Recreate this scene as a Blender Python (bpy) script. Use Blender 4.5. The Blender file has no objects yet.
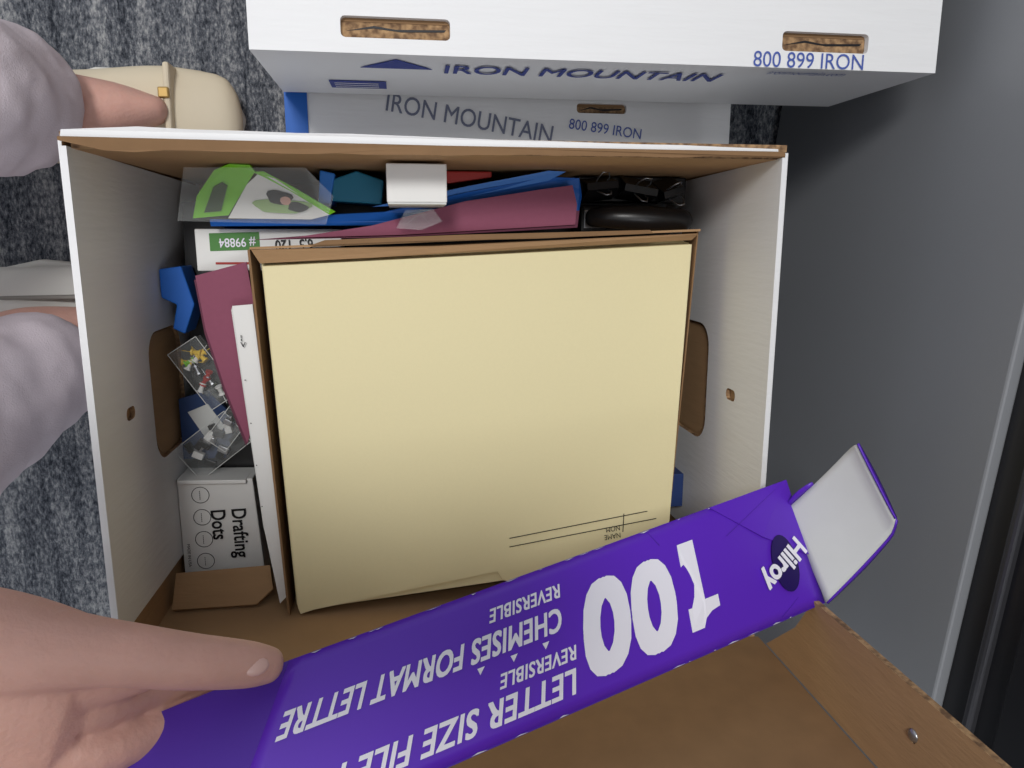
import bpy, bmesh, math, random
from mathutils import Vector, Matrix, noise
random.seed(4)
H=0.69
C=bpy.context.collection
sc=bpy.context.scene
try: sc.view_settings.view_transform='Standard'
except: pass

# ---------------------------------------------------------------- materials
def lin(c):
    return tuple(((x/255)/12.92 if x/255<=.04045 else ((x/255+.055)/1.055)**2.4) for x in c)+(1,)
def mat(name,col,rough=.6,metal=0,var=.06,scale=40,bump=0,bscale=200,spec=.3,alpha=1,trans=0,stretch=(1,1,1),sub=0,coat=0):
    m=bpy.data.materials.new(name); m.use_nodes=True
    nt=m.node_tree; N=nt.nodes; L=nt.links
    b=N['Principled BSDF']
    c=lin(col)
    tc=N.new('ShaderNodeTexCoord'); mp=N.new('ShaderNodeMapping'); mp.inputs['Scale'].default_value=stretch
    L.new(tc.outputs['Object'],mp.inputs['Vector'])
    n=N.new('ShaderNodeTexNoise'); n.inputs['Scale'].default_value=scale; n.inputs['Detail'].default_value=6
    L.new(mp.outputs['Vector'],n.inputs['Vector'])
    r=N.new('ShaderNodeMix'); r.data_type='RGBA'
    r.inputs[6].default_value=tuple(x*(1-var) for x in c[:3])+(1,)
    r.inputs[7].default_value=tuple(min(1,x*(1+var)) for x in c[:3])+(1,)
    L.new(n.outputs['Fac'],r.inputs[0]); L.new(r.outputs[2],b.inputs['Base Color'])
    b.inputs['Roughness'].default_value=rough; b.inputs['Metallic'].default_value=metal
    b.inputs['Specular IOR Level'].default_value=spec
    b.inputs['Alpha'].default_value=alpha
    b.inputs['Transmission Weight'].default_value=trans
    b.inputs['Coat Weight'].default_value=coat
    if sub:
        b.inputs['Subsurface Weight'].default_value=sub
        b.inputs['Subsurface Radius'].default_value=(.01,.004,.002)
    if bump:
        n2=N.new('ShaderNodeTexNoise'); n2.inputs['Scale'].default_value=bscale; n2.inputs['Detail'].default_value=4
        L.new(mp.outputs['Vector'],n2.inputs['Vector'])
        bp=N.new('ShaderNodeBump'); bp.inputs['Strength'].default_value=bump; bp.inputs['Distance'].default_value=.002
        L.new(n2.outputs['Fac'],bp.inputs['Height']); L.new(bp.outputs['Normal'],b.inputs['Normal'])
    return m
WHITE=mat('white_liner',(226,226,227),.55,var=.035,scale=12,bump=.14,bscale=40,stretch=(1,8,1))
WHITE2=mat('white_card',(228,228,226),.5,var=.02)
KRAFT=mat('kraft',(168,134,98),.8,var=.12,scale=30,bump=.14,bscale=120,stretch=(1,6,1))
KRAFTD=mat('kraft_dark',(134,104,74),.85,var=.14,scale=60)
MANILA=mat('manila',(230,219,176),.7,var=.02,scale=500,bump=.04,bscale=900)
MANILAE=mat('manila_edge',(204,184,134),.8,var=.12,scale=300)
PURPLE=mat('purple_print',(90,38,184),.38,var=.05,scale=20,spec=.5)
PURPLED=mat('purple_dark',(72,34,152),.45,var=.08,scale=40,spec=.4)  # darker purple for the turned flaps, curled edge and creases
GREYB=mat('greyboard',(206,208,206),.6,var=.04,scale=60)
INKW=mat('white_ink',(232,230,240),.5,var=.01)
INKK=mat('black_ink',(25,24,28),.5,var=.01)
NAVY=mat('navy_ink',(40,58,138),.5,var=.02)
NAVYL=mat('light_navy_ink',(74,92,162),.5,var=.02)
NAVYF=mat('grey_navy_ink',(112,117,138),.5,var=.02)
BLUE=mat('blue_folder',(26,92,178),.5,var=.06)
BLUEL=mat('blue_light',(50,120,205),.45,var=.05)
TEAL=mat('teal_plastic',(30,110,140),.4)
MAROON=mat('maroon_folder',(138,76,98),.7,var=.06,scale=300)
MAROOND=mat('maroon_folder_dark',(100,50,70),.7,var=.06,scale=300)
GREEN=mat('lime_plastic',(122,200,30),.4,var=.08)
DGREEN=mat('green_label',(74,130,62),.5)
BLACK=mat('black_plastic',(20,20,22),.35,spec=.5)
RED=mat('red_plastic',(170,50,45),.4)
YEL=mat('yellow_plastic',(225,190,60),.4)
BRASS=mat('brass_buckle',(170,140,84),.45,metal=.5)
SILVER=mat('silver_metal',(170,172,176),.3,metal=.9)
CLEAR=mat('clear_plastic',(235,240,240),.1,alpha=.08,spec=.8)
SKIN=mat('skin',(208,162,148),.5,var=.11,scale=70,bump=.22,bscale=420,sub=.12,spec=.35)
NAIL=mat('nail',(224,184,174),.3,var=.03,spec=.5)
PANTS=mat('trouser_cloth',(214,203,210),.9,var=.05,scale=60,bump=.25,bscale=900)
SHOE=mat('shoe_beige',(214,202,178),.6,var=.05)
SHOEW=mat('shoe_white',(224,222,216),.6,var=.03)
SHOEG=mat('shoe_grey_stripe',(140,136,130),.6,var=.03)
SLEEVE=mat('black_sleeve',(22,22,26),.9,var=.1)
HAIR=mat('dark_hair',(40,28,22),.6,var=.3,scale=200,bump=.5)

def corr():
    m=bpy.data.materials.new('corrugated_edge'); m.use_nodes=True
    nt=m.node_tree;N=nt.nodes;L=nt.links;b=N['Principled BSDF'];b.inputs['Roughness'].default_value=.9
    tc=N.new('ShaderNodeTexCoord');w=N.new('ShaderNodeTexNoise');w.inputs['Scale'].default_value=260
    L.new(tc.outputs['Object'],w.inputs['Vector'])
    r=N.new('ShaderNodeValToRGB');r.color_ramp.elements[0].position=.35;r.color_ramp.elements[1].position=.65;r.color_ramp.elements[0].color=lin((104,78,56));r.color_ramp.elements[1].color=lin((172,138,100))
    L.new(w.outputs['Fac'],r.inputs['Fac']);L.new(r.outputs['Color'],b.inputs['Base Color']);return m
CORR=corr()
def carpet():
    m=bpy.data.materials.new('carpet'); m.use_nodes=True
    nt=m.node_tree;N=nt.nodes;L=nt.links;b=N['Principled BSDF'];b.inputs['Roughness'].default_value=.95;b.inputs['Specular IOR Level'].default_value=.05
    tc=N.new('ShaderNodeTexCoord')
    mp=N.new('ShaderNodeMapping');mp.inputs['Scale'].default_value=(360,150,100);L.new(tc.outputs['Object'],mp.inputs['Vector'])
    n=N.new('ShaderNodeTexNoise');n.inputs['Scale'].default_value=1;n.inputs['Detail'].default_value=5;n.inputs['Roughness'].default_value=.8;L.new(mp.outputs['Vector'],n.inputs['Vector'])
    mp2=N.new('ShaderNodeMapping');mp2.inputs['Scale'].default_value=(60,7,10);L.new(tc.outputs['Object'],mp2.inputs['Vector'])
    n2=N.new('ShaderNodeTexNoise');n2.inputs['Scale'].default_value=1;n2.inputs['Detail'].default_value=3;L.new(mp2.outputs['Vector'],n2.inputs['Vector'])
    ad=N.new('ShaderNodeMath');ad.operation='MULTIPLY_ADD';ad.inputs[1].default_value=.3;L.new(n2.outputs['Fac'],ad.inputs[0]);
    mu=N.new('ShaderNodeMath');mu.operation='MULTIPLY';mu.inputs[1].default_value=.7;L.new(n.outputs['Fac'],mu.inputs[0]);L.new(mu.outputs[0],ad.inputs[2])
    r=N.new('ShaderNodeValToRGB')
    e=r.color_ramp.elements;e[0].position=.40;e[0].color=lin((48,52,60));e[1].position=.63;e[1].color=lin((186,187,188))
    x=e.new(.5);x.color=lin((106,110,118))
    L.new(ad.outputs[0],r.inputs['Fac']);L.new(r.outputs['Color'],b.inputs['Base Color'])
    bp=N.new('ShaderNodeBump');bp.inputs['Strength'].default_value=.8;bp.inputs['Distance'].default_value=.004;L.new(n.outputs['Fac'],bp.inputs['Height']);L.new(bp.outputs['Normal'],b.inputs['Normal'])
    return m
CARPET=carpet()
GREYM=mat('grey_painted_steel',(128,130,134),.42,var=.03,scale=6,bump=.05,bscale=900,spec=.5)
BLACKM=mat('black_steel',(24,24,27),.4,var=.05,spec=.5)
STRIP=mat('trim_metal',(70,70,74),.35,metal=.5)

# ---------------------------------------------------------------- helpers
def empty(name):
    o=bpy.data.objects.new(name,None); o.empty_display_size=.02; C.objects.link(o); return o
def add(name,me,parent=None):
    o=bpy.data.objects.new(name,me); C.objects.link(o)
    if parent: o.parent=parent
    return o
def bmobj(name,bm,mats,parent=None,smooth=False):
    me=bpy.data.meshes.new(name); bm.normal_update(); bm.to_mesh(me); bm.free()
    for m in mats: me.materials.append(m)
    if smooth:
        for p in me.polygons: p.use_smooth=True
    return add(name,me,parent)
def bevel(o,w=.001,s=2):
    m=o.modifiers.new('bev','BEVEL'); m.width=w; m.segments=s; m.limit_method='ANGLE'; return o
def prism(name,pts,z0,z1,m,parent=None,bev=0,side=None):
    bm=bmesh.new()
    top=[bm.verts.new((p[0],p[1],p[2] if len(p)>2 else z1)) for p in pts]
    bot=[bm.verts.new((p[0],p[1],z0)) for p in pts]
    f=bm.faces.new(top); bm.faces.new(bot[::-1])
    n=len(pts)
    for i in range(n):
        g=bm.faces.new((top[i],bot[i],bot[(i+1)%n],top[(i+1)%n]))
        if side: g.material_index=1
    bmesh.ops.recalc_face_normals(bm,faces=bm.faces)
    o=bmobj(name,bm,[m,side] if side else [m],parent)
    if bev: bevel(o,bev)
    return o
def sheet(name,pts,th,m,parent=None,back=None,sub=0):
    bm=bmesh.new(); vs=[bm.verts.new(p) for p in pts]; f=bm.faces.new(vs); bm.normal_update()
    if f.normal.z<0: bmesh.ops.reverse_faces(bm,faces=[f]); bm.normal_update()
    o=bmobj(name,bm,[m,back or m],parent)
    s=o.modifiers.new('sol','SOLIDIFY'); s.thickness=th; s.offset=-1; s.material_offset=1 if back else 0
    if back: s.material_offset_rim=1
    return o
def panel(name,outer,holes,origin,ux,uy,th,mf,mb=None,me_=None,parent=None):
    cu=bpy.data.curves.new(name,'CURVE'); cu.dimensions='2D'; cu.fill_mode='BOTH'; cu.extrude=th/2
    for pts in [outer]+holes:
        s=cu.splines.new('POLY'); s.points.add(len(pts)-1); s.use_cyclic_u=True
        for i,p in enumerate(pts): s.points[i].co=(p[0],p[1],0,1)
    tmp=bpy.data.objects.new('t',cu); C.objects.link(tmp)
    dg=bpy.context.evaluated_depsgraph_get(); dg.update()
    me=bpy.data.meshes.new_from_object(tmp.evaluated_get(dg)); bpy.data.objects.remove(tmp)
    me.materials.clear()
    for m in (mf,mb or mf,me_ or CORR): me.materials.append(m)
    for p in me.polygons:
        p.material_index=0 if p.normal.z>.5 else (1 if p.normal.z<-.5 else 2); p.use_smooth=False
    ux=Vector(ux).normalized(); uy=Vector(uy).normalized(); uz=ux.cross(uy)
    M=Matrix((ux,uy,uz)).transposed().to_4x4(); M.translation=Vector(origin)
    me.transform(M)
    return add(name,me,parent)
def rrect(x0,y0,x1,y1,r,n=6):
    out=[]
    for cx,cy,a0 in ((x1-r,y1-r,0),(x0+r,y1-r,90),(x0+r,y0+r,180),(x1-r,y0+r,270)):
        for i in range(n+1):
            a=math.radians(a0+90*i/n); out.append((cx+r*math.cos(a),cy+r*math.sin(a)))
    return out
def textmesh(body,size,bold=0,align='LEFT',xs=1,sp=1):
    cu=bpy.data.curves.new('txt','FONT'); cu.body=body; cu.size=size; cu.align_x=align; cu.align_y='CENTER'; cu.space_character=sp
    cu.resolution_u=4
    tmp=bpy.data.objects.new('t',cu); C.objects.link(tmp)
    dg=bpy.context.evaluated_depsgraph_get(); dg.update()
    me=bpy.data.meshes.new_from_object(tmp.evaluated_get(dg)); bpy.data.objects.remove(tmp)
    for v in me.vertices: v.co.x*=xs
    if bold:
        bm=bmesh.new(); d=bold*size; k=0
        for dx,dy in ((0,0),(-d,-d),(d,-d),(-d,d),(d,d),(0,d),(0,-d),(d,0),(-d,0)):
            m2=me.copy(); m2.transform(Matrix.Translation((dx,dy,k*.00001))); bm.from_mesh(m2); bpy.data.meshes.remove(m2); k+=1
        bm.to_mesh(me); bm.free()
    return me
def text(name,body,size,origin,ux,uy,m,parent,bold=0,align='LEFT',xs=1,sp=1):
    me=textmesh(body,size,bold,align,xs,sp)
    ux=Vector(ux).normalized(); uy=Vector(uy).normalized(); uz=ux.cross(uy)
    M=Matrix((ux,uy,uz)).transposed().to_4x4(); M.translation=Vector(origin)+uz*.0004
    me.transform(M); me.materials.clear(); me.materials.append(m)
    return add(name,me,parent)
def loft(bm,path,radii,seg=18,up=(0,0,1)):
    P=[Vector(p) for p in path]; R=[r if isinstance(r,tuple) else (r,r) for r in radii]
    t0=(P[0]-P[1]).normalized(); t1=(P[-1]-P[-2]).normalized()
    pts=[];rr=[]
    for k,q in ((.97,.25),(.80,.6),(.45,.89)):
        pts.append(P[0]+t0*min(R[0])*k); rr.append((R[0][0]*q,R[0][1]*q))
    pts+=P; rr+=R
    for k,q in ((.45,.89),(.80,.6),(.97,.25)):
        pts.append(P[-1]+t1*min(R[-1])*k); rr.append((R[-1][0]*q,R[-1][1]*q))
    rings=[]
    n=len(pts)
    for i in range(n):
        t=(pts[min(i+1,n-1)]-pts[max(i-1,0)]).normalized()
        u=Vector(up); s=t.cross(u)
        if s.length<1e-3: s=t.cross(Vector((0,1,0)))
        s.normalize(); u=s.cross(t).normalized()
        rings.append([bm.verts.new(pts[i]+s*(rr[i][0]*math.cos(2*math.pi*j/seg))+u*(rr[i][1]*math.sin(2*math.pi*j/seg))) for j in range(seg)])
    for a,b in zip(rings,rings[1:]):
        for j in range(seg):
            bm.faces.new((a[j],a[(j+1)%seg],b[(j+1)%seg],b[j]))
    bm.faces.new(rings[0][::-1]); bm.faces.new(rings[-1])
def interp(path,radii,k=5):
    P=[Vector(p) for p in path]; R=[Vector(r if isinstance(r,tuple) else (r,r)) for r in radii]
    oP=[];oR=[]
    def cr(a,b,c,d,t): return .5*((2*b)+(c-a)*t+(2*a-5*b+4*c-d)*t*t+(3*b-a-3*c+d)*t**3)
    n=len(P)
    for i in range(n-1):
        for j in range(k):
            t=j/k
            oP.append(cr(P[max(i-1,0)],P[i],P[i+1],P[min(i+2,n-1)],t)); oR.append(tuple(cr(R[max(i-1,0)],R[i],R[i+1],R[min(i+2,n-1)],t)))
    oP.append(P[-1]); oR.append(tuple(R[-1]))
    return oP,oR
def body(name,chains,m,parent,voxel=.0014,smooth=6,disp=None):
    bm=bmesh.new()
    for c in chains:
        p,r=interp(c[0],c[1]); loft(bm,p,r,up=c[2] if len(c)>2 else (0,0,1))
    bmesh.ops.recalc_face_normals(bm,faces=bm.faces)
    o=bmobj(name,bm,[m],parent,True)
    rm=o.modifiers.new('rm','REMESH'); rm.mode='VOXEL'; rm.voxel_size=voxel; rm.use_smooth_shade=True
    sm=o.modifiers.new('sm','SMOOTH'); sm.iterations=smooth; sm.factor=.5
    if disp:
        tx=bpy.data.textures.new(name+'_t','CLOUDS'); tx.noise_scale=disp[1]
        d=o.modifiers.new('d','DISPLACE'); d.texture=tx; d.strength=disp[0]; d.texture_coords='LOCAL'
    return o

# ---------------------------------------------------------------- room
bm=bmesh.new()
vs=[bm.verts.new(p) for p in ((-2.5,-2.5,0),(2.5,-2.5,0),(2.5,2.5,0),(-2.5,2.5,0))]; bm.faces.new(vs)
bmobj('floor',bm,[CARPET])

cab=empty('filing_cabinet')
def boxl(name,x0,x1,y0,y1,z0,z1,m,parent,bev=0,rot=0,piv=(0,0)):
    c,s=math.cos(rot),math.sin(rot)
    pts=[(x0,y0),(x1,y0),(x1,y1),(x0,y1)]
    pts=[(piv[0]+(x-piv[0])*c-(y-piv[1])*s, piv[1]+(x-piv[0])*s+(y-piv[1])*c) for x,y in pts]
    return prism(name,pts,z0,z1,m,parent,bev)
rc=-math.atan2(.028,.244); pv=(.334,-.026)
boxl('lower_drawer_front',.333,.341,-.75,.75,.012,.333,GREYM,cab,.0015,rc,pv)
boxl('cabinet_body',.3405,.80,-.75,.75,0,1.0,BLACKM,cab,0,rc,pv)
boxl('drawer_pull_rail',.336,.345,-.75,.75,.352,.358,STRIP,cab,.002,rc,pv)
boxl('upper_drawer_front',.336,.345,-.75,.75,.374,.66,BLACKM,cab,.002,rc,pv)

# ---------------------------------------------------------------- main storage box
XL,XR,YF,YB,ZT=-.1735,.2262,.049,-.262,.259
box=empty('cardboard_storage_box')
for nm,x,sx in (('left',XL,-1),('right',XR,1)):
    panel(f'end_wall_{nm}',[(YB,0),(YF+.002,0),(YF+.002,ZT-.001),(YB,ZT-.001)],[],(x+sx*.0022,0,0),(0,1,0),(0,0,1),.0018,
          *( (WHITE,KRAFT) if sx>0 else (KRAFT,WHITE)),WHITE,parent=box)
    hh=rrect(-.152,.095,-.062,.168,.018)
    dot=rrect(-.1105,.202,-.1025,.2165,.0035,3)
    panel(f'turned_in_panel_{nm}',[(-.236,.004),(YF-.004,.004),(YF-.001,ZT+.002),(-.232,ZT+.002)],[hh,dot],(x+sx*-.0005,0,0),(0,1,0),(0,0,1),.003,
          WHITE,WHITE,None,parent=box)
    ob=bpy.data.objects[f'turned_in_panel_{nm}']; ob.data.materials[2]=CORR
    for p in ob.data.polygons:
        if p.material_index==2 and (p.center.z>ZT-.002 or p.center.y>YF-.01): p.material_index=0
    panel(f'hand_hole_tongue_{nm}',rrect(-.150,.098,-.064,.160,.016),[],(x+sx*.0010,0,0),(0,1,0),(0,0,1),.0008,KRAFT,KRAFT,parent=box)
panel('side_wall_front',[(XL-.002,0),(XR+.002,0),(XR+.002,ZT-.001),(XL-.002,ZT-.001)],[],(0,YF+.0045,0),(1,0,0),(0,0,1),.004,KRAFT,WHITE,parent=box)
panel('side_wall_front_inner',[(XL+.002,.0),(XR-.002,.0),(XR-.002,ZT-.004),(XL+.002,ZT-.004)],[],(0,YF,0),(1,0,0),(0,0,1),.003,KRAFT,KRAFT,parent=box)
random.seed(11)
fo=[(XL-.001,YF+.0015,ZT+.002),(XR-.004,YF+.0008,ZT+.001),(XR-.004,YF+.0040,ZT)]
for i in range(14):
    f=i/14; fo.append((XR-.01+(XL-XR+.02)*f,YF+.0042+.0055*f+random.uniform(-.0004,.0004),ZT))
fo.append((XL-.001,YF+.0075,ZT-.001))
sheet('front_rim_fold',fo,.001,WHITE,box)
lip=[(XL-.001,YF+.0015,ZT+.004)]
for i in range(26):
    f=i/25; lip.append((XL+.02+(XR-XL-.025)*f,YF-.0032+.0018*f+random.uniform(-.0006,.0006),ZT+.002))
lip+=[(XR-.001,YF-.0005,ZT+.003),(XR-.001,YF+.0020,ZT+.0032),(XL+.2,YF+.0020,ZT+.003),(XL-.001,YF+.0032,ZT+.0045)]
sheet('front_rim_kraft_lip',lip,.0015,KRAFTD,box)
panel('side_wall_back',[(XL-.002,0),(XR+.002,0),(XR+.002,ZT),(XL-.002,ZT)],[],(0,YB-.0022,0),(1,0,0),(0,0,1),.004,KRAFT,KRAFT,parent=box)
panel('box_bottom',[(XL,YB),(XR,YB),(XR,YF),(XL,YF)],[],(0,0,.004),(1,0,0),(0,1,0),.004,KRAFTD,KRAFT,parent=box)
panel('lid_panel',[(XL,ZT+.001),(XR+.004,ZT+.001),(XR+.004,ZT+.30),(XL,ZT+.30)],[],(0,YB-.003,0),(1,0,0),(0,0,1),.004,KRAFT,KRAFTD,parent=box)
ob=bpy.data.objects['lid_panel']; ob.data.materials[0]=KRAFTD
panel('lid_flange_right',[(YB,ZT+.012),(YB+.03,ZT+.045),(YB+.056,ZT+.062),(YB+.056,ZT+.30),(YB,ZT+.30)],[rrect(YB+.030,ZT+.150,YB+.034,ZT+.154,.0019,3)],(XR+.006,0,0),(0,1,0),(0,0,1),.0035,WHITE,KRAFT,parent=box)
bm=bmesh.new(); bmesh.ops.create_uvsphere(bm,u_segments=12,v_segments=8,radius=.0032,matrix=Matrix.Translation((XR+.0042,YB+.034,ZT+.152))@Matrix.Diagonal((.5,1,1,1))); bmobj('rivet',bm,[SILVER],box,True)
panel('lid_flange_front',[(XL,YB+.0),(XR+.004,YB+.0),(XR+.004,YB+.04),(XL,YB+.04)],[],(0,0,ZT+.302),(1,0,0),(0,1,0),.0035,WHITE,KRAFT,parent=box)

# ---------------------------------------------------------------- boxes behind
def carton(name,x0,x1,y0,y1,z0,z1,slots):
    e=empty(name)
    panel('top',[(x0,y0),(x1,y0),(x1,y1),(x0,y1)],[rrect(*s,.0025,3) for s in slots],(0,0,z1-.002),(1,0,0),(0,1,0),.004,WHITE,KRAFT,WHITE,parent=e)
    for i,s in enumerate(slots):
        prism(f'slot_tongue_{i}',[(s[0]-.002,s[1]-.002),(s[2]+.002,s[1]-.002),(s[2]+.002,s[3]+.002),(s[0]-.002,s[3]+.002)],z1-.009,z1-.0045,CORR,e)
        c=(s[1]+s[3])/2; w=s[2]-s[0]
        sheet(f'slot_cut_{i}',[(s[0]+.003,c-.0012,z1-.0042),(s[0]+.3*w,c+.0005,z1-.0042),(s[0]+.55*w,c-.001,z1-.0042),(s[2]-.003,c-.0002,z1-.0042),(s[2]-.002,c+.0010,z1-.0042),(s[0]+.5*w,c+.0002,z1-.0042),(s[0]+.3*w,c+.0018,z1-.0042)],.0003,INKK,e)
        sheet(f'slot_liner_{i}',[(s[0],s[3]-.002,z1-.0040),(s[2],s[3]-.002,z1-.0040),(s[2],s[3],z1-.0040),(s[0],s[3],z1-.0040)],.0003,KRAFTD,e)
    panel('front',[(x0,z0),(x1,z0),(x1,z1-.004),(x0,z1-.004)],[],(0,y0+.002,0),(1,0,0),(0,0,1),.004,WHITE,KRAFT,WHITE,parent=e)
    panel('back',[(x0,z0),(x1,z0),(x1,z1-.004),(x0,z1-.004)],[],(0,y1-.002,0),(1,0,0),(0,0,1),.004,WHITE,WHITE,WHITE,parent=e)
    for q,x in (('left',x0+.002),('right',x1-.002)):
        panel('end_'+q,[(y0+.004,z0),(y1-.004,z0),(y1-.004,z1-.004),(y0+.004,z1-.004)],[],(x,0,0),(0,1,0),(0,0,1),.004,WHITE if q=='right' else KRAFT,WHITE if q=='right' else KRAFT,parent=e)
    panel('bottom',[(x0+.004,y0+.004),(x1-.004,y0+.004),(x1-.004,y1-.004),(x0+.004,y1-.004)],[],(0,0,z0+.002),(1,0,0),(0,1,0),.004,KRAFT,KRAFT,parent=e)
    return e
b1=carton('cardboard_file_carton',-.079,.326,.1005,.41,.1325,.25,[(-.0305,.1085,.029,.1195),(.225,.110,.28,.121)])
fy=.1
sheet('logo_triangle',[(-.022,fy-.0003,.2185),(.020,fy-.0003,.2185),(-.001,fy-.0003,.2405)],.0003,NAVY,b1)
text('maker_name','IRON MOUNTAIN',.030,(.026,fy,.220),(1,0,0),(0,0,1),NAVY,b1,.008,xs=.71)
text('phone','800 899 IRON',.0125,(.207,.1045,.2502),(1,.0,0),(0,1,0),NAVYL,b1,.0,xs=.95)
text('web','ironmountain.com',.013,(.222,fy,.241),(1,0,0),(0,0,1),NAVYL,b1,.0,xs=.52)
sheet('blue_tag_print',[(-.044,fy-.0003,.157),(-.008,fy-.0003,.157),(-.008,fy-.0003,.179),(-.044,fy-.0003,.179)],.0003,NAVY,b1)
for k in range(3):
    sheet(f'tag_lines_{k}',[(-.041,fy-.0006,.161+.006*k),(-.013,fy-.0006,.161+.006*k),(-.013,fy-.0006,.1622+.006*k),(-.041,fy-.0006,.1622+.006*k)],.0001,INKW,b1)
b2=carton('cardboard_file_carton',-.078,.250,.066,.36,0,.126,[(.130,.0925,.168,.0995)])
text('maker_name','IRON MOUNTAIN',.0180,(-.010,.0965,.1262),(1,-.17,0),(.17,1,0),NAVYF,b2,.003,xs=.85)
text('phone','800 899 IRON',.0105,(.124,.0845,.1262),(1,-.12,0),(.12,1,0),NAVYL,b2,xs=.9)
boxl('blue_tape',-.0795,-.064,.064,.13,.06,.1275,BLUE,b2)

# ---------------------------------------------------------------- manila folders in their carton
fol=empty('manila_folder_stack')
outline=[(-.0915,-.017,.181),(.2025,-.003,.180),(.1905,-.226,.189),(.069,-.2455,.1895),(.0655,-.2445,.1895),(.0615,-.2375,.1895),(-.070,-.2575,.190),(-.079,-.2600,.190),(-.0805,-.2555,.190)]
o=sheet('top_folder',outline[::-1],.0006,MANILA,fol)
for i in range(16):
    dx=random.uniform(-.0010,.0010)-.0002*i; dy=random.uniform(-.0012,.0008); dz=-.0012*(i+1)-.0004
    pts=[(x+dx,y+(max(dy,-.0004) if y<-.1 else dy*.6+.0003*i),z+dz) for x,y,z in outline]
    if i%3==1: pts=[p for k,p in enumerate(pts) if k not in (4,5)]
    sheet(f'folder_{i}',pts[::-1],.0007,MANILA if i%2 else MANILAE,fol)
def FZ(y): return .180+( -y)*.0395+.0010
def lineseg(nm,a,b,w=.0006):
    a=Vector(a);b=Vector(b);d=(b-a).normalized();n=Vector((-d.y,d.x,0))*w/2
    sheet(nm,[a+n,b+n,b-n,a-n],.0002,INKK,fol)
for i,(a,b) in enumerate((((.0705,-.2125),(.174,-.1975)),((.0705,-.2190),(.181,-.2035)),((.156,-.1985),(.1555,-.2125)))):
    lineseg(f'print_line_{i}',(a[0],a[1],FZ(a[1])),(b[0],b[1],FZ(b[1])))
text('print_name','NAME\nNOM',.0058,(.1535,-.2115,FZ(-.210)),(-1,-.12,0),(.12,-1,0),INKK,fol,xs=.8)
ct=empty('folder_carton')
def wallq(nm,p,q,z0,z1a,z1b,th,m,parent):
    p=Vector((p[0],p[1]));q=Vector((q[0],q[1]));d=(q-p).normalized();n=Vector((-d.y,d.x))*th
    pts=[(p.x,p.y,z1a),(q.x,q.y,z1b),(q.x+n.x,q.y+n.y,z1b),(p.x+n.x,p.y+n.y,z1a)]
    return prism(nm,pts,z0,0,m,parent)
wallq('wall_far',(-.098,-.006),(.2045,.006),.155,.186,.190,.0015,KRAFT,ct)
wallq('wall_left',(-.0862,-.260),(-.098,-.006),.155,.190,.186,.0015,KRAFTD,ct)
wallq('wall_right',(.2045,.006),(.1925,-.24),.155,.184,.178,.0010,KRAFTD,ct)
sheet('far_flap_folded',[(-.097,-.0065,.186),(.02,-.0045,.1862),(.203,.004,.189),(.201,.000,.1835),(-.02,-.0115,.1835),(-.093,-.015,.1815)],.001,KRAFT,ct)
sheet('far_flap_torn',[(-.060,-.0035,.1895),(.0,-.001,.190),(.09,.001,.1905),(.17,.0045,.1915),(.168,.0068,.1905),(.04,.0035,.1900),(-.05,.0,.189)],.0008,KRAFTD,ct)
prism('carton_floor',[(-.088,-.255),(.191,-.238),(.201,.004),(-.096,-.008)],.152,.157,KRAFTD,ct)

fl=empty('paper_stack')
for i in range(7):
    z=.010+i*.0135
    prism(f'ream_{i}',[(-.165+.004*(i%2),-.245),(.205-.003*(i%3),-.250),(.21,.03-.003*(i%2)),(-.160,.028)],z,z+.012,[WHITE2,MAROOND,BLUE,GREYB,BLACK,KRAFTD,BLACK][i],fl)

# ---------------------------------------------------------------- upper row of supplies
bf=empty('blue_file_folder')
def ribbon(nm,pts,z0,th,m,parent):
    bm=bmesh.new(); prev=None
    for x,y,z in pts:
        a=bm.verts.new((x,y,z)); b=bm.verts.new((x*1.0,y-.004,z0))
        if prev: bm.faces.new((prev[0],prev[1],b,a))
        prev=(a,b)
    o=bmobj(nm,bm,[m],parent); s=o.modifiers.new('s','SOLIDIFY'); s.thickness=th; return o
sheet('folder_face',[(-.126,.0125,.166),(-.126,.009,.164),(.0,.010,.165),(.122,.013,.168),(.124,.030,.172),(.122,.042,.172),(.098,.0425,.174),(.04,.031,.173),(-.012,.0185,.170)],.0012,BLUE,bf)
sheet('folder_face_back',[(-.02,.022,.169),(.045,.036,.172),(.10,.0465,.175),(.112,.046,.175),(.10,.040,.174),(.02,.024,.170)],.001,BLUEL,bf)
ribbon('folder_spine',[(-.126,.0115,.165),(.0,.012,.167),(.12,.014,.170)],.11,.002,BLUE,bf)
mf=empty('maroon_file_folder')
sheet('folder_face',[(-.072,.0015,.1755),(.0,.0035,.177),(.118,.0105,.179),(.1185,.024,.181),(.115,.0365,.182),(.093,.0335,.182),(.042,.0255,.180),(-.02,.0095,.177)],.0008,MAROON,mf)
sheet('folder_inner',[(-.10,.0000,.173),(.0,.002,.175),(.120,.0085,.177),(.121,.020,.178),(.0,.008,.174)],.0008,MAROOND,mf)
mf2=empty('maroon_file_folder')
pl=[(-.1385,-.0235),(-.105,-.0145),(-.1005,-.055),(-.1035,-.111),(-.1125,-.141),(-.125,-.100),(-.1345,-.060)]
sheet('folder_face',[(x,y,.164) for x,y in pl],.0015,MAROON,mf2)
sheet('folder_back',[(x-.002,y-.003,.160) for x,y in pl],.0015,MAROOND,mf2)

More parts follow.
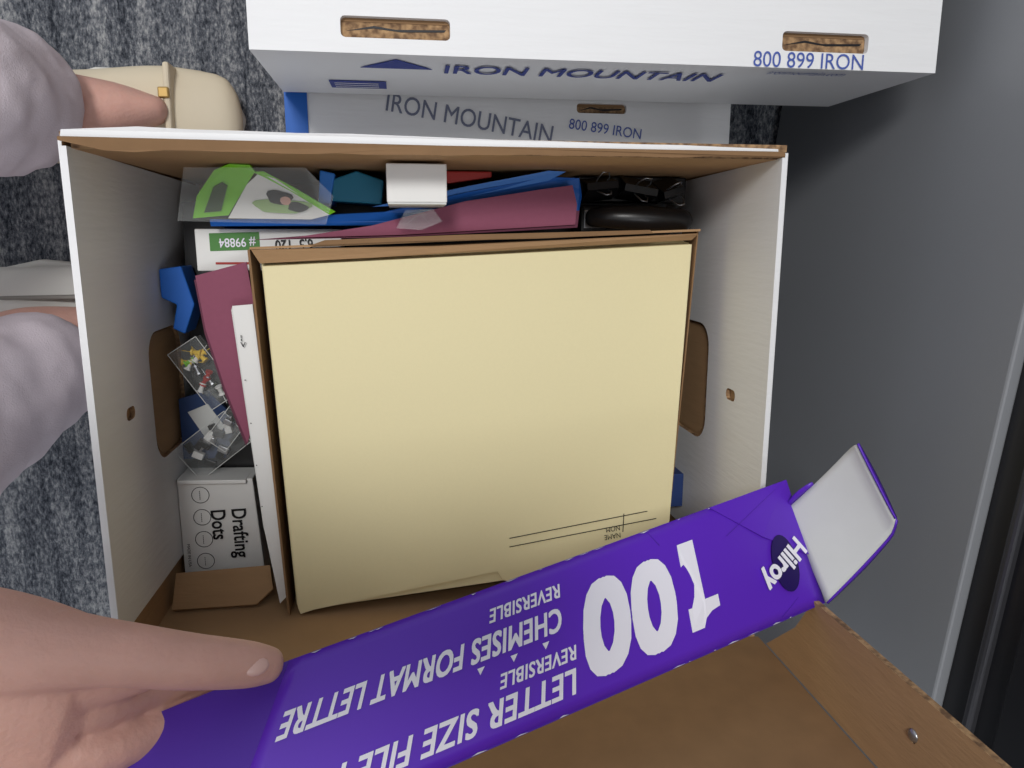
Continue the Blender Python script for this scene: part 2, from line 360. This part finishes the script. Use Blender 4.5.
lb=empty('label_box')
prism('carton',[(-.1405,-.021),(-.045,-.021),(-.042,.0075),(-.1405,.0075)],.112,.150,WHITE2,lb,.0008)
sheet('green_label',[(-.131,-.0075,.1504),(-.098,-.0065,.1504),(-.098,.0055,.1504),(-.131,.0045,.1504)],.0003,DGREEN,lb)
text('label_number','# 99884',.0085,(-.1005,-.001,.1507),(-1,-.03,0),(.03,-1,0),INKW,lb,xs=.85,bold=.01)
text('label_size','6.5  120',.0105,(-.062,-.0025,.1507),(-1,-.03,0),(.03,-1,0),INKK,lb,xs=.75,bold=.01)
sheet('orange_stripe',[(-.128,-.0165,.1504),(-.10,-.0165,.1504),(-.10,-.0150,.1504),(-.128,-.0150,.1504)],.0003,RED,lb)

gp=empty('retail_pack')
DL=mat('dark_lime',(44,70,28),.4)
sheet('green_backing',[(-.136,.0140,.168),(-.131,.028,.174),(-.117,.043,.184),(-.107,.0470,.186),(-.095,.0465,.185),(-.092,.0425,.184),(-.099,.034,.180),(-.107,.024,.174),(-.113,.0160,.170)],.002,GREEN,gp)
sheet('green_window',[(-.128,.0175,.1712),(-.119,.033,.180),(-.113,.036,.182),(-.110,.034,.181),(-.117,.0185,.1725)],.0006,DL,gp)
sheet('picture_card',[(-.113,.0140,.1715),(-.098,.035,.181),(-.090,.0415,.1835),(-.080,.0385,.1825),(-.062,.026,.177),(-.048,.0165,.1725),(-.060,.0135,.171)],.001,WHITE2,gp)
bm_pts=[(-.0935,.0425,.184),(-.087,.043,.1838),(-.070,.034,.180),(-.044,.0185,.1735),(-.048,.0165,.1727),(-.072,.0315,.1795),(-.087,.0395,.1832)]
sheet('green_band',bm_pts,.0008,GREEN,gp)
def pol(cx,cy,rx,ry,n,z,ph=0,jit=.18):
    return [(cx+rx*math.cos(a)*(1+jit*math.sin(3*a+ph)),cy+ry*math.sin(a)*(1+jit*math.cos(2*a+ph)),z) for a in [i*2*math.pi/n for i in range(n)]]
def cz(y): return .1655+.0004+ (y)*.41+.0016
sheet('printed_scene_green',[(x,y,cz(y)) for x,y,z in pol(-.078,.0215,.018,.0050,18,0,.5)],.0003,mat('print_green',(150,180,120),.5),gp)
sheet('printed_hair',[(x,y,cz(y)+.0004) for x,y,z in pol(-.079,.0270,.0080,.0048,16,0,1)],.0003,BLACK,gp)
sheet('printed_face',[(x,y,cz(y)+.0007) for x,y,z in pol(-.075,.0250,.0034,.0028,12,0,0,.05)],.0003,SKIN,gp)
sheet('printed_shirt',[(x,y,cz(y)+.0004) for x,y,z in pol(-.068,.0212,.0065,.0030,14,0,2)],.0003,BLACK,gp)
sheet('clear_cover',[(-.143,.012,.178),(-.133,.044,.1915),(-.06,.045,.190),(-.044,.028,.182),(-.05,.010,.178)],.0005,CLEAR,gp)
wb=empty('small_carton')
boxl('body',-.009,.0275,.0225,.0455,.113,.222,WHITE2,wb,.0008)
boxl('end_flap',-.0085,.027,.0215,.0225,.17,.221,GREYB,wb)
td=empty('tape_dispenser')
prism('body_teal',[(-.047,.026),(-.014,.024),(-.012,.040),(-.030,.046),(-.047,.040)],.113,.161,TEAL,td,.001)
prism('blue_core',[(-.056,.024),(-.048,.024),(-.044,.044),(-.054,.046)],.113,.163,BLUEL,td,.001)
rd=empty('red_marker_box')
prism('carton',[(.030,.038),(.062,.0425),(.062,.0465),(.030,.0465)],.113,.164,RED,rd,.001)
cl=empty('clear_tape_wrapper')
sheet('wrapper',[(-.004,.0075,.189),(.012,.0065,.188),(.026,.012,.189),(.020,.020,.191),(.002,.019,.191)],.0006,CLEAR,cl)
sheet('crease',[(.002,.010,.190),(.012,.016,.1935),(.018,.010,.190),(.012,.019,.193)],.0006,CLEAR,cl)
st=empty('stapler')
prism('base',[(.131,.004),(.203,.004),(.205,.024),(.131,.026)],.113,.140,BLACK,st,.003)
prism('anvil_plate',[(.133,.008),(.150,.008),(.150,.022),(.133,.022)],.1405,.1425,SILVER,st,.0008)
bm=bmesh.new(); p,r=interp([(.200,.014,.160),(.175,.015,.166),(.15,.016,.163),(.136,.016,.155)],[(.0085,.011),(.009,.0095),(.008,.008),(.0065,.005)]); loft(bm,p,r); bmobj('arm',bm,[BLACK],st,True)
prism('hinge',[(.190,.006),(.203,.006),(.203,.023),(.190,.023)],.14,.160,BLACK,st,.002)
for k,(x,y,a,w) in enumerate(((.143,.037,.1,.024),(.172,.037,-.15,.026),(.196,.037,.3,.016))):
    e=empty('binder_clip')
    bm=bmesh.new()
    prof=[(-.0075,0),(-.002,.016),(.002,.016),(.0075,0)]
    vv=[[bm.verts.new((s*w/2,p[0],p[1])) for p in prof] for s in (-1,1)]
    for i in range(3): bm.faces.new((vv[0][i],vv[0][i+1],vv[1][i+1],vv[1][i]))
    o=bmobj('spring_body',bm,[BLACK],e); s=o.modifiers.new('s','SOLIDIFY'); s.thickness=.0009
    for sy in (-1,1):
        cu=bpy.data.curves.new('wire','CURVE'); cu.dimensions='3D'; cu.bevel_depth=.0006
        sp=cu.splines.new('POLY'); P=[(-.004,sy*.003,.014),(-.0045,sy*.005,.020),(-.002,sy*.008,.026),(.002,sy*.008,.026),(.0045,sy*.005,.020),(.004,sy*.003,.014)]
        sp.points.add(5)
        for i,p in enumerate(P): sp.points[i].co=(*p,1)
        cu.materials.append(SILVER); oo=bpy.data.objects.new('wire_handle',cu); C.objects.link(oo); oo.parent=e
    e.location=(x,y,.135); e.rotation_euler=(.15*k-.1,.1,a)
cb=empty('clip_carton')
prism('body',[(.130,.028),(.214,.028),(.214,.0465),(.130,.0465)],.113,.134,BLACK,cb,.001)

# ---------------------------------------------------------------- left column
pp=empty('printed_paper_pad')
for i in range(5):
    z=.176-.0018*i
    sheet(f'page_{i}',[(-.1135-.0006*i,-.043-.0008*i,z),(-.1005,-.042,z),(-.0885,-.250,z+.004),(-.0945,-.256,z+.004),(-.1020-.0005*i,-.200,z+.003)],.0012,WHITE2 if i%2==0 else GREYB,pp)
for k in range(5):
    y=-.062-.03*k; x=-.1080+.0018*k
    text(f'mark_{k}','-->' if k==0 else '.',.007,(x,y,.1785),(0,-1,0),(1,0,0),INKK,pp)
bc=empty('blue_plastic_case')
prism('shell',[(-.170,-.020),(-.155,-.018),(-.148,-.045),(-.156,-.066),(-.164,-.062),(-.160,-.045),(-.170,-.040)],.108,.136,BLUE,bc,.001)
def clearbox(name,cx,cy,w,h,rot,z0,z1):
    e=empty(name)
    c,s=math.cos(rot),math.sin(rot)
    pts=[(cx+x*c-y*s,cy+x*s+y*c) for x,y in ((-w/2,-h/2),(w/2,-h/2),(w/2,h/2),(-w/2,h/2))]
    prism('case',pts,z0,z1,CLEAR,e,.001)
    def P(x,y): return (cx+x*c-y*s, cy+x*s+y*c)
    for a,b in ((0,1),(1,2),(2,3),(3,0)):
        cu=bpy.data.curves.new('rim','CURVE'); cu.dimensions='3D'; cu.bevel_depth=.0003
        sp=cu.splines.new('POLY'); sp.points.add(1); sp.points[0].co=(*pts[a],z1,1); sp.points[1].co=(*pts[b],z1,1)
        cu.materials.append(GREYB); oo=bpy.data.objects.new('rim',cu); C.objects.link(oo); oo.parent=e
    return e,P
e,P=clearbox('push_pin_case',-.147,-.096,.050,.024,-1.0,.117,.131)
cols=[YEL,RED,WHITE2,CLEAR,GREEN,WHITE2,YEL,SILVER]
for i in range(16):
    x,y=P(random.uniform(-.021,.021),random.uniform(-.009,.009)); bm=bmesh.new()
    M=Matrix.Translation((x,y,.124))@Matrix.Rotation(random.uniform(0,6),4,'Z')@Matrix.Rotation(1.3,4,'X')
    for r1,r2,d,z in ((.0028,.0022,.0012,0),(.0014,.0018,.005,.003),(.0026,.0026,.0012,.006),(.0003,.0003,.009,-.004)):
        bmesh.ops.create_cone(bm,cap_ends=True,segments=10,radius1=r1,radius2=r2,depth=d,matrix=M@Matrix.Translation((0,0,z)))
    bmobj(f'pin_{i}',bm,[cols[i%8]],e,False)
ub=empty('blue_notebook')
sheet('cover',[(-.171,-.118,.1135),(-.150,-.112,.1135),(-.130,-.135,.1135),(-.140,-.165,.1135),(-.171,-.165,.1135)],.004,mat('navy_cover',(40,62,104),.5),ub)
sheet('white_page',[(-.165,-.128,.1145),(-.150,-.122,.1145),(-.139,-.140,.1145),(-.150,-.155,.1145)],.0006,GREYB,ub)
e,P=clearbox('clip_case',-.146,-.152,.048,.030,.65,.116,.126)
for i in range(14):
    x,y=P(random.uniform(-.017,.017),random.uniform(-.010,.010)); 
    boxl(f'clip_{i}',x-.004,x+.004,y-.0025,y+.0025,.118,.122+random.random()*.002,[BLACK,BLACK,SILVER,WHITE2][i%4],e,.0005,random.random()*3,(x,y))
e,P=clearbox('clip_case',-.128,-.132,.042,.017,.9,.128,.138)
for i in range(6):
    x,y=P(random.uniform(-.016,.016),random.uniform(-.005,.005)); boxl(f'clip_{i}',x-.003,x+.003,y-.002,y+.002,.130,.135,[SILVER,BLACK][i%2],e,.0005,random.random()*3,(x,y))

dd=empty('adhesive_dots_box')
prism('carton',[(-.171,-.257),(-.112,-.259),(-.117,-.176),(-.171,-.174)],.106,.135,WHITE2,dd,.0008)
prism('tuck_lip',[(-.1695,-.177),(-.121,-.1785),(-.121,-.1755),(-.1695,-.1740)],.12,.139,WHITE2,dd,.0005)
text('title','Drafting\nDots',.0150,(-.1365,-.1985,.1355),(.02,-1,0),(1,.02,0),INKK,dd,bold=.014,xs=.80)
for k in range(4):
    y=-.187-.0175*k
    cu=bpy.data.curves.new('ring','CURVE'); cu.dimensions='3D'; cu.bevel_depth=.00022
    sp=cu.splines.new('POLY'); sp.points.add(31); sp.use_cyclic_u=True
    for i in range(32): sp.points[i].co=(-.155+.0062*math.cos(i*math.pi/16),y+.0062*math.sin(i*math.pi/16),.1355,1)
    cu.materials.append(INKK); oo=bpy.data.objects.new(f'ring_{k}',cu); C.objects.link(oo); oo.parent=dd
    text(f'ring_text_{k}','-----',.0045,(-.155,y,.1355),(0,-1,0),(1,0,0),INKK,dd,align='CENTER')
text('small_print','MADE IN USA',.003,(-.1665,-.225,.1355),(0,-1,0),(1,0,0),INKK,dd)
kf=empty('cardboard_flap')
sheet('flap',[(-.170,-.238,.158),(-.104,-.236,.158),(-.101,-.250,.168),(-.112,-.2585,.174),(-.170,-.2585,.174)],.003,KRAFT,kf)
bb=empty('blue_index_box')
prism('body',[(.207,-.216),(.2225,-.216),(.2225,-.188),(.207,-.188)],.106,.135,mat('dark_blue_card',(40,60,110),.5),bb,.0005)

# ---------------------------------------------------------------- purple carton side held in the hand
pc=empty('purple_carton_panel')
A=Vector((-.055,-.183,.380));B=Vector((.2246,-.1424,.290));R=Vector((.2385,-.2083,.320));C2=Vector((-.079,-.2376,.433))
LEN=.296;WID=.076
def S(s,t,off=0):
    p=(B*(1-s)+A*s)*(1-t)+(R*(1-s)+C2*s)*t
    ds=((A-B)*(1-t)+(C2-R)*t).normalized(); dt=((R-B)*(1-s)+(C2-A)*s).normalized()
    n=ds.cross(dt).normalized()
    if n.z<0: n=-n
    bow=.003*math.sin(math.pi*s)*math.sin(math.pi*t)
    return p+n*(off+bow)
bm=bmesh.new(); ns,nt_=48,12
G=[[bm.verts.new(S(i/ns,j/nt_)) for j in range(nt_+1)] for i in range(ns+1)]
for i in range(ns):
    for j in range(nt_):
        bm.faces.new((G[i][j],G[i+1][j],G[i+1][j+1],G[i][j+1]))
bm.normal_update()
if sum(f.normal.z for f in bm.faces)<0: bmesh.ops.reverse_faces(bm,faces=bm.faces)
o=bmobj('front_panel',bm,[PURPLE,GREYB],pc,True); s=o.modifiers.new('s','SOLIDIFY'); s.thickness=.0009; s.offset=-1; s.material_offset=1
bm=bmesh.new(); prev=None
for i in range(25):
    s_=i/24; a=bm.verts.new(S(s_,1)); b=bm.verts.new(S(s_,.97,-.010))
    if prev: bm.faces.new((prev[0],a,b,prev[1]))
    prev=(a,b)
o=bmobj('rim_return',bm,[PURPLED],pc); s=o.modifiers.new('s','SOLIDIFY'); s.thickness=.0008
L1=Vector((-.134,-.207,.388));L2=Vector((-.150,-.245,.425))
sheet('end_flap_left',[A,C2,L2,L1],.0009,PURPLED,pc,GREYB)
sheet('glued_corner',[S(0,.0,.0012),S(.20,.0,.0012),S(.10,.35,.0016),S(.0,.62,.0012)],.0007,PURPLE,pc)
for k in range(30):
    s0=random.random()*.97; t0=random.choice([.004,.004,.996]); l=random.uniform(.001,.008)/LEN; d=.006 if t0<.5 else -.006
    sheet(f'scuff_{k}',[S(s0,t0,.0003),S(s0+l,t0,.0003),S(s0+l*.6,t0+d*random.uniform(.4,1.4),.0003)],.0002,GREYB,pc)
for k,(a,b) in enumerate((((.345,.02),(.325,.14)),((.055,.88),(.10,.97)),((.02,.02),(.18,.25)))):
    sheet(f'crease_{k}',[S(a[0],a[1],.0014 if k==2 else .0004),S(b[0],b[1],.0019 if k==2 else .0004),S(b[0]+.002,b[1],.0019 if k==2 else .0004)],.0002,PURPLED,pc)
bm=bmesh.new()
F1=Vector((.2235,-.159,.296));F4=Vector((.2385,-.2075,.321));F2=Vector((.241,-.105,.334));F3=Vector((.260,-.148,.349))
GG=[]
nF=(F2-F1).cross(F4-F1).normalized()
if nF.z<0:nF=-nF
for i in range(15):
    row=[]
    for j in range(15):
        u,v=i/14,j/14
        p=(F1*(1-u)+F2*u)*(1-v)+(F4*(1-u)+F3*u)*v
        p=p-nF*(.005*math.sin(math.pi*u)*.7)+nF*(.004*max(0,u-.85)/.15)
        if u>.8:
            k=(u-.8)/.2; p=p.lerp((F2+F3)/2*.5+p*.5,.22*k*k*abs(2*v-1)**3)
        row.append(bm.verts.new(p))
    GG.append(row)
for i in range(14):
    for j in range(14): bm.faces.new((GG[i][j],GG[i+1][j],GG[i+1][j+1],GG[i][j+1]))
bm.normal_update()
if sum(f.normal.z for f in bm.faces)<0: bmesh.ops.reverse_faces(bm,faces=bm.faces)
edge=[GG[14][j].co.copy() for j in range(15)]; low=[GG[i][14].co.copy() for i in range(15)]; upp=[GG[i][0].co.copy() for i in range(6)]
o=bmobj('corner_flap',bm,[GREYB,PURPLE],pc,True); s=o.modifiers.new('s','SOLIDIFY'); s.thickness=.0009; s.offset=-1; s.material_offset=1; s.material_offset_rim=1
def curl(nm,line,d,m):
    bm=bmesh.new(); pr_=None; n=len(line)
    for i,p in enumerate(line):
        w=.35+.65*math.sin(math.pi*min(1,i/(n-1)*.9+.05)); a=bm.verts.new(p); b=bm.verts.new(p+d*w)
        if pr_: bm.faces.new((pr_[0],a,b,pr_[1]))
        pr_=(a,b)
    o=bmobj(nm,bm,[m],pc,True); s=o.modifiers.new('s','SOLIDIFY'); s.thickness=.0008
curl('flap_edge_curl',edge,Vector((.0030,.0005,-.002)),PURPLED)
curl('flap_edge_curl_lower',low,Vector((.0030,-.002,-.002)),PURPLE)
curl('flap_edge_curl_upper',upp,Vector((-.003,.003,.0006)),PURPLE)
def stext(nm,body,size,s0,t0,bold=0,align='LEFT',xs=1,rot=0,m=INKW,sp=1,lift=.0006):
    me=textmesh(body,size,bold,align,xs,sp); c,sn=math.cos(rot),math.sin(rot)
    bmm=bmesh.new(); bmm.from_mesh(me)
    bmesh.ops.triangulate(bmm,faces=bmm.faces[:]); bmm.to_mesh(me); bmm.free()
    for v in me.vertices:
        x=v.co.x*c-v.co.y*sn; y=v.co.x*sn+v.co.y*c; z=v.co.z
        v.co=S(s0+x/LEN,t0+y/WID,lift+z)
    me.materials.clear(); me.materials.append(m); add(nm,me,pc)
stext('print_00','00',.064,.405,.50,bold=.034,align='CENTER',xs=.80,sp=1.08)
def spoly(nm,pts,m=INKW,off=.0008):
    sheet(nm,[S(x/LEN,y/WID,off) for x,y in pts],.0002,m,pc)
spoly('print_1',[(.0755,.0140),(.0860,.0140),(.0860,.0620),(.0785,.0620),(.0765,.0575),(.0725,.0548),(.0670,.0538),(.0670,.0475),(.0755,.0475)])
stext('print_letter','LETTER SIZE FILE FOLDERS',.0170,.51,.80,bold=.020,xs=.74,sp=1.06)
stext('print_rev','REVERSIBLE',.0098,.51,.625,bold=.018,xs=.74,sp=1.06)
stext('print_chem','CHEMISES FORMAT LETTRE',.0162,.535,.375,bold=.020,xs=.63,sp=1.06)
stext('print_rev_fr','REVERSIBLE',.0098,.535,.19,bold=.018,xs=.74,sp=1.06)
for k in range(3):
    s0=.565+.055*k;t0=.518
    sheet(f'print_triangle_{k}',[S(s0-.006,t0-.022,.0008),S(s0+.006,t0-.022,.0008),S(s0,t0+.022,.0008)],.0002,INKW,pc)
ov=[S(.066+.032*math.cos(a)*.9,.60+.22*math.sin(a),.0019) for a in [i*math.pi/16 for i in range(32)]]
sheet('logo_oval',ov,.0003,mat('dark_logo',(34,18,84),.4),pc)
stext('logo_script','Hilroy',.0175,.070,.60,bold=.025,align='CENTER',xs=.78,rot=math.radians(28),lift=.0024)

# ---------------------------------------------------------------- person crouching at the left (hand, arm, legs)
pr=empty('person')
chains=[
 ([(-.34,-.150,.425),(-.27,-.158,.415),(-.225,-.168,.408),(-.180,-.178,.404),(-.148,-.190,.400)],[(.034,.027),(.031,.025),(.035,.024),(.042,.022),(.038,.017)]),
 ([(-.24,-.148,.408),(-.195,-.145,.409),(-.155,-.151,.407),(-.125,-.160,.403)],[(.022,.020),(.024,.022),(.020,.019),(.013,.013)]),
 ([(-.19,-.155,.410),(-.150,-.152,.409),(-.118,-.158,.407),(-.092,-.1665,.4025),(-.070,-.174,.396),(-.0615,-.177,.393)],[(.019,.018),(.0165,.0155),(.0130,.0122),(.0116,.0104),(.0102,.0084),(.0084,.0064)]),
 ([(-.17,-.165,.402),(-.135,-.172,.399),(-.112,-.176,.394)],[(.018,.014),(.015,.011),(.008,.007)]),
 ([(-.155,-.183,.400),(-.132,-.188,.396),(-.112,-.192,.377),(-.090,-.194,.364),(-.072,-.198,.362)],[(.0115,.0115),(.0104,.0104),(.0092,.0092),(.0082,.008),(.007,.0065)]),
 ([(-.155,-.200,.401),(-.129,-.206,.398),(-.106,-.209,.380),(-.084,-.210,.369),(-.066,-.212,.369)],[(.0115,.0115),(.0104,.0104),(.0092,.0092),(.0084,.008),(.0072,.0066)]),
 ([(-.157,-.216,.402),(-.134,-.222,.400),(-.114,-.225,.384),(-.094,-.226,.376),(-.078,-.228,.378)],[(.011,.011),(.0100,.0100),(.0087,.0087),(.008,.0076),(.0068,.0062)]),
 ([(-.160,-.229,.402),(-.142,-.236,.400),(-.124,-.240,.390),(-.108,-.241,.387),(-.096,-.242,.390)],[(.010,.010),(.0088,.0088),(.0077,.0077),(.007,.0066),(.006,.0055)]),
]
body('right_hand',chains,SKIN,pr,.0013,5)
bm=bmesh.new()
bmesh.ops.create_uvsphere(bm,u_segments=16,v_segments=10,radius=1,matrix=Matrix.Translation((-.0655,-.1715,.4010))@Matrix.Rotation(-.28,4,'Z')@Matrix.Rotation(.30,4,'Y')@Matrix.Rotation(-.55,4,'X')@Matrix.Diagonal((.0062,.0044,.0016,1)))
bmobj('thumb_nail',bm,[NAIL],pr,True)
bm=bmesh.new(); p,r=interp([(-.58,-.13,.52),(-.44,-.125,.462),(-.33,-.137,.430),(-.262,-.148,.414)],[(.052,.048),(.047,.040),(.042,.034),(.040,.032)]); loft(bm,p,r); bmobj('right_sleeve_cuff',bm,[SLEEVE],pr,True)
body('torso_and_sleeves',[
 ([(-.82,-.03,.34),(-.84,-.03,.50),(-.82,-.03,.66),(-.78,-.03,.80),(-.76,-.03,.86)],[(.165,.12),(.145,.105),(.165,.115),(.18,.10),(.10,.08)],(1,0,0)),
 ([(-.76,-.03,.84),(-.74,-.03,.92)],[(.06,.06),(.052,.052)],(1,0,0)),
 ([(-.77,-.19,.81),(-.73,-.21,.70),(-.66,-.17,.57),(-.58,-.13,.52),(-.44,-.125,.462)],[(.065,.065),(.056,.056),(.052,.052),(.050,.048),(.046,.04)],(0,1,0)),
 ([(-.77,.13,.81),(-.66,.19,.70),(-.54,.20,.64),(-.42,.15,.67),(-.30,.085,.70)],[(.065,.065),(.056,.056),(.050,.050),(.044,.044),(.036,.036)],(0,1,0)),
],SLEEVE,pr,.008,6)
# left hand holding the added phone by its end
body('left_hand',[([(-.30,.085,.70),(-.25,.05,.706),(-.215,.025,.712),(-.185,.005,.716)],[(.028,.024),(.030,.020),(.038,.016),(.034,.013)])]+
 [([(-.195,.022-.018*k,.717),(-.165,.016-.019*k,.716),(-.140,.012-.019*k,.7125),(-.120-.004*k,.009-.019*k,.7115)],[.010,.009,.008,.0065]) for k in range(4)]+
 [([(-.225,.045,.702),(-.190,.030,.688),(-.160,.015,.6825),(-.138,.005,.6835)],[.013,.011,.0095,.0075])],SKIN,pr,.002,4)
body('head',[([(-.745,-.03,.88),(-.725,-.03,.94),(-.70,-.03,.98)],[.052,.052,.06],(0,1,0)),
 ([(-.72,-.03,1.05),(-.68,-.03,1.015),(-.635,-.03,.960),(-.625,-.03,.925)],[(.076,.088),(.078,.090),(.062,.066),(.036,.036)],(0,1,0)),
 ([(-.625,-.03,1.000),(-.590,-.03,.968),(-.592,-.03,.962)],[.010,.013,.012],(0,1,0)),
 ([(-.70,.055,.99),(-.70,.062,.965)],[(.018,.008),(.012,.006)],(0,1,0)),
 ([(-.70,-.115,.99),(-.70,-.122,.965)],[(.018,.008),(.012,.006)],(0,1,0)),
 ([(-.597,-.050,.935),(-.592,-.03,.933),(-.597,-.010,.935)],[.006,.008,.006])],SKIN,pr,.003,4)
for sy in (-1,1):
    bm=bmesh.new(); bmesh.ops.create_uvsphere(bm,u_segments=12,v_segments=8,radius=.0095,matrix=Matrix.Translation((-.612,-.03+sy*.030,.995))); bmobj('eye',bm,[WHITE2],pr,True)
    bm=bmesh.new(); bmesh.ops.create_uvsphere(bm,u_segments=10,v_segments=6,radius=.005,matrix=Matrix.Translation((-.6055,-.03+sy*.030,.991))); bmobj('pupil',bm,[BLACK],pr,True)
body('hair',[([(-.74,-.03,.97),(-.765,-.03,1.03),(-.735,-.03,1.085),(-.68,-.03,1.085),(-.645,-.03,1.055)],[(.075,.05),(.088,.055),(.088,.045),(.082,.035),(.060,.018)],(0,1,0))],HAIR,pr,.004,4)
def foot(nm,hx,hy,tx,ty,m1,m2):
    d=Vector((tx-hx,ty-hy,0)); L=d.length; u=d.normalized()
    P=lambda f,z:(hx+u.x*L*f,hy+u.y*L*f,z)
    body(nm+'_upper',[([P(.08,.032),P(.25,.034),P(.5,.030),P(.75,.024),P(.95,.020)],[(.030,.030),(.034,.032),(.036,.028),(.040,.022),(.034,.017)])],m1,pr,.003,4)
    v=Vector((-u.y,u.x,0)); ring=[]
    for i in range(24):
        a=i*2*math.pi/24; x=.5+.53*math.cos(a); w=.041*math.sin(a)*(1.0 if math.cos(a)>0 else .85)
        ring.append((hx+u.x*L*x+v.x*w,hy+u.y*L*x+v.y*w))
    prism(nm+'_sole',ring,.001,.017,m2,pr,.003)
foot('near_shoe',-.345,.092,-.135,.100,SHOE,SHOEW)
body('near_foot_skin',[([(-.285,.092,.15),(-.270,.092,.09),(-.245,.094,.070),(-.215,.098,.056),(-.192,.099,.046)],[(.031,.031),(.033,.031),(.030,.028),(.029,.020),(.026,.012)],(0,1,0))],SKIN,pr,.003,4)
prism('shoe_strap',[(-.182,.062),(-.177,.062),(-.175,.135),(-.180,.135)],.020,.053,SHOE,pr,.002)
prism('shoe_buckle',[(-.184,.108),(-.176,.108),(-.176,.116),(-.184,.116)],.050,.0555,BRASS,pr,.001)
body('near_trouser_leg',[([(-.80,.06,.36),(-.66,.09,.345),(-.50,.105,.335),(-.370,.092,.325),(-.318,.088,.27),(-.280,.090,.18),(-.262,.092,.118)],[(.095,.08),(.088,.074),(.078,.066),(.070,.064),(.064,.062),(.055,.055),(.048,.048)],(0,1,0))],PANTS,pr,.004,4,(.014,.05))
foot('far_shoe',-.40,-.052,-.205,-.062,SHOEW,SHOEW)
for k in range(4):
    boxl(f'shoe_stripe_{k}',-.36,-.205,-.082+.012*k,-.079+.012*k,.045,.0625-.001*k,SHOEG,pr,.001)
body('far_foot_skin',[([(-.29,-.085,.15),(-.275,-.078,.10),(-.250,-.074,.075)],[(.030,.030),(.031,.030),(.026,.024)],(0,1,0))],SKIN,pr,.003,4)
body('far_trouser_leg',[([(-.80,-.12,.34),(-.66,-.17,.31),(-.50,-.185,.295),(-.370,-.160,.295),(-.318,-.138,.255),(-.286,-.112,.19),(-.266,-.092,.128)],[(.092,.076),(.085,.068),(.074,.060),(.066,.058),(.060,.058),(.052,.054),(.045,.045)],(0,1,0))],PANTS,pr,.004,4,(.014,.05))
# phone at the camera, out of view, added for its soft shadow on the folders
ph=empty('added_shadow_phone')
prism('body',rrect(-.150,-.062,.008,.014,.010),.6955,.7035,BLACK,ph,.0015)
prism('screen',rrect(-.147,-.059,.005,.011,.008),.7036,.7040,mat('phone_screen',(90,92,90),.15,spec=.6),ph)

# ---------------------------------------------------------------- lights
w=bpy.data.worlds.new('w'); sc.world=w; w.use_nodes=True
w.node_tree.nodes['Background'].inputs[0].default_value=(.90,.94,1,1); w.node_tree.nodes['Background'].inputs[1].default_value=.64
def area(nm,loc,tgt,size,power,col=(1,1,1)):
    l=bpy.data.lights.new(nm,'AREA'); l.size=size; l.energy=power; l.color=col
    o=bpy.data.objects.new(nm,l); C.objects.link(o); o.location=loc
    o.rotation_euler=(Vector(tgt)-Vector(loc)).to_track_quat('-Z','Y').to_euler()
area('ceiling_light',(-.40,.75,2.4),(0,0,0),.42,31,(1,.985,.96))
area('ceiling_light_b',(.5,-.9,2.4),(0,0,0),.9,12,(.97,.98,1))

# ---------------------------------------------------------------- camera
cam=bpy.data.cameras.new('camera'); co=bpy.data.objects.new('camera',cam); C.objects.link(co)
X=Vector((.9897,.02733,-.1405)).normalized(); Z=Vector((.1431,-.1890,.9715)).normalized(); Y=Z.cross(X).normalized(); X=Y.cross(Z)
M=Matrix((X,Y,Z)).to_4x4(); M.translation=(0,0,H); co.matrix_world=M
cam.sensor_width=36; cam.lens=740*36/1024; cam.clip_start=.01
sc.camera=co
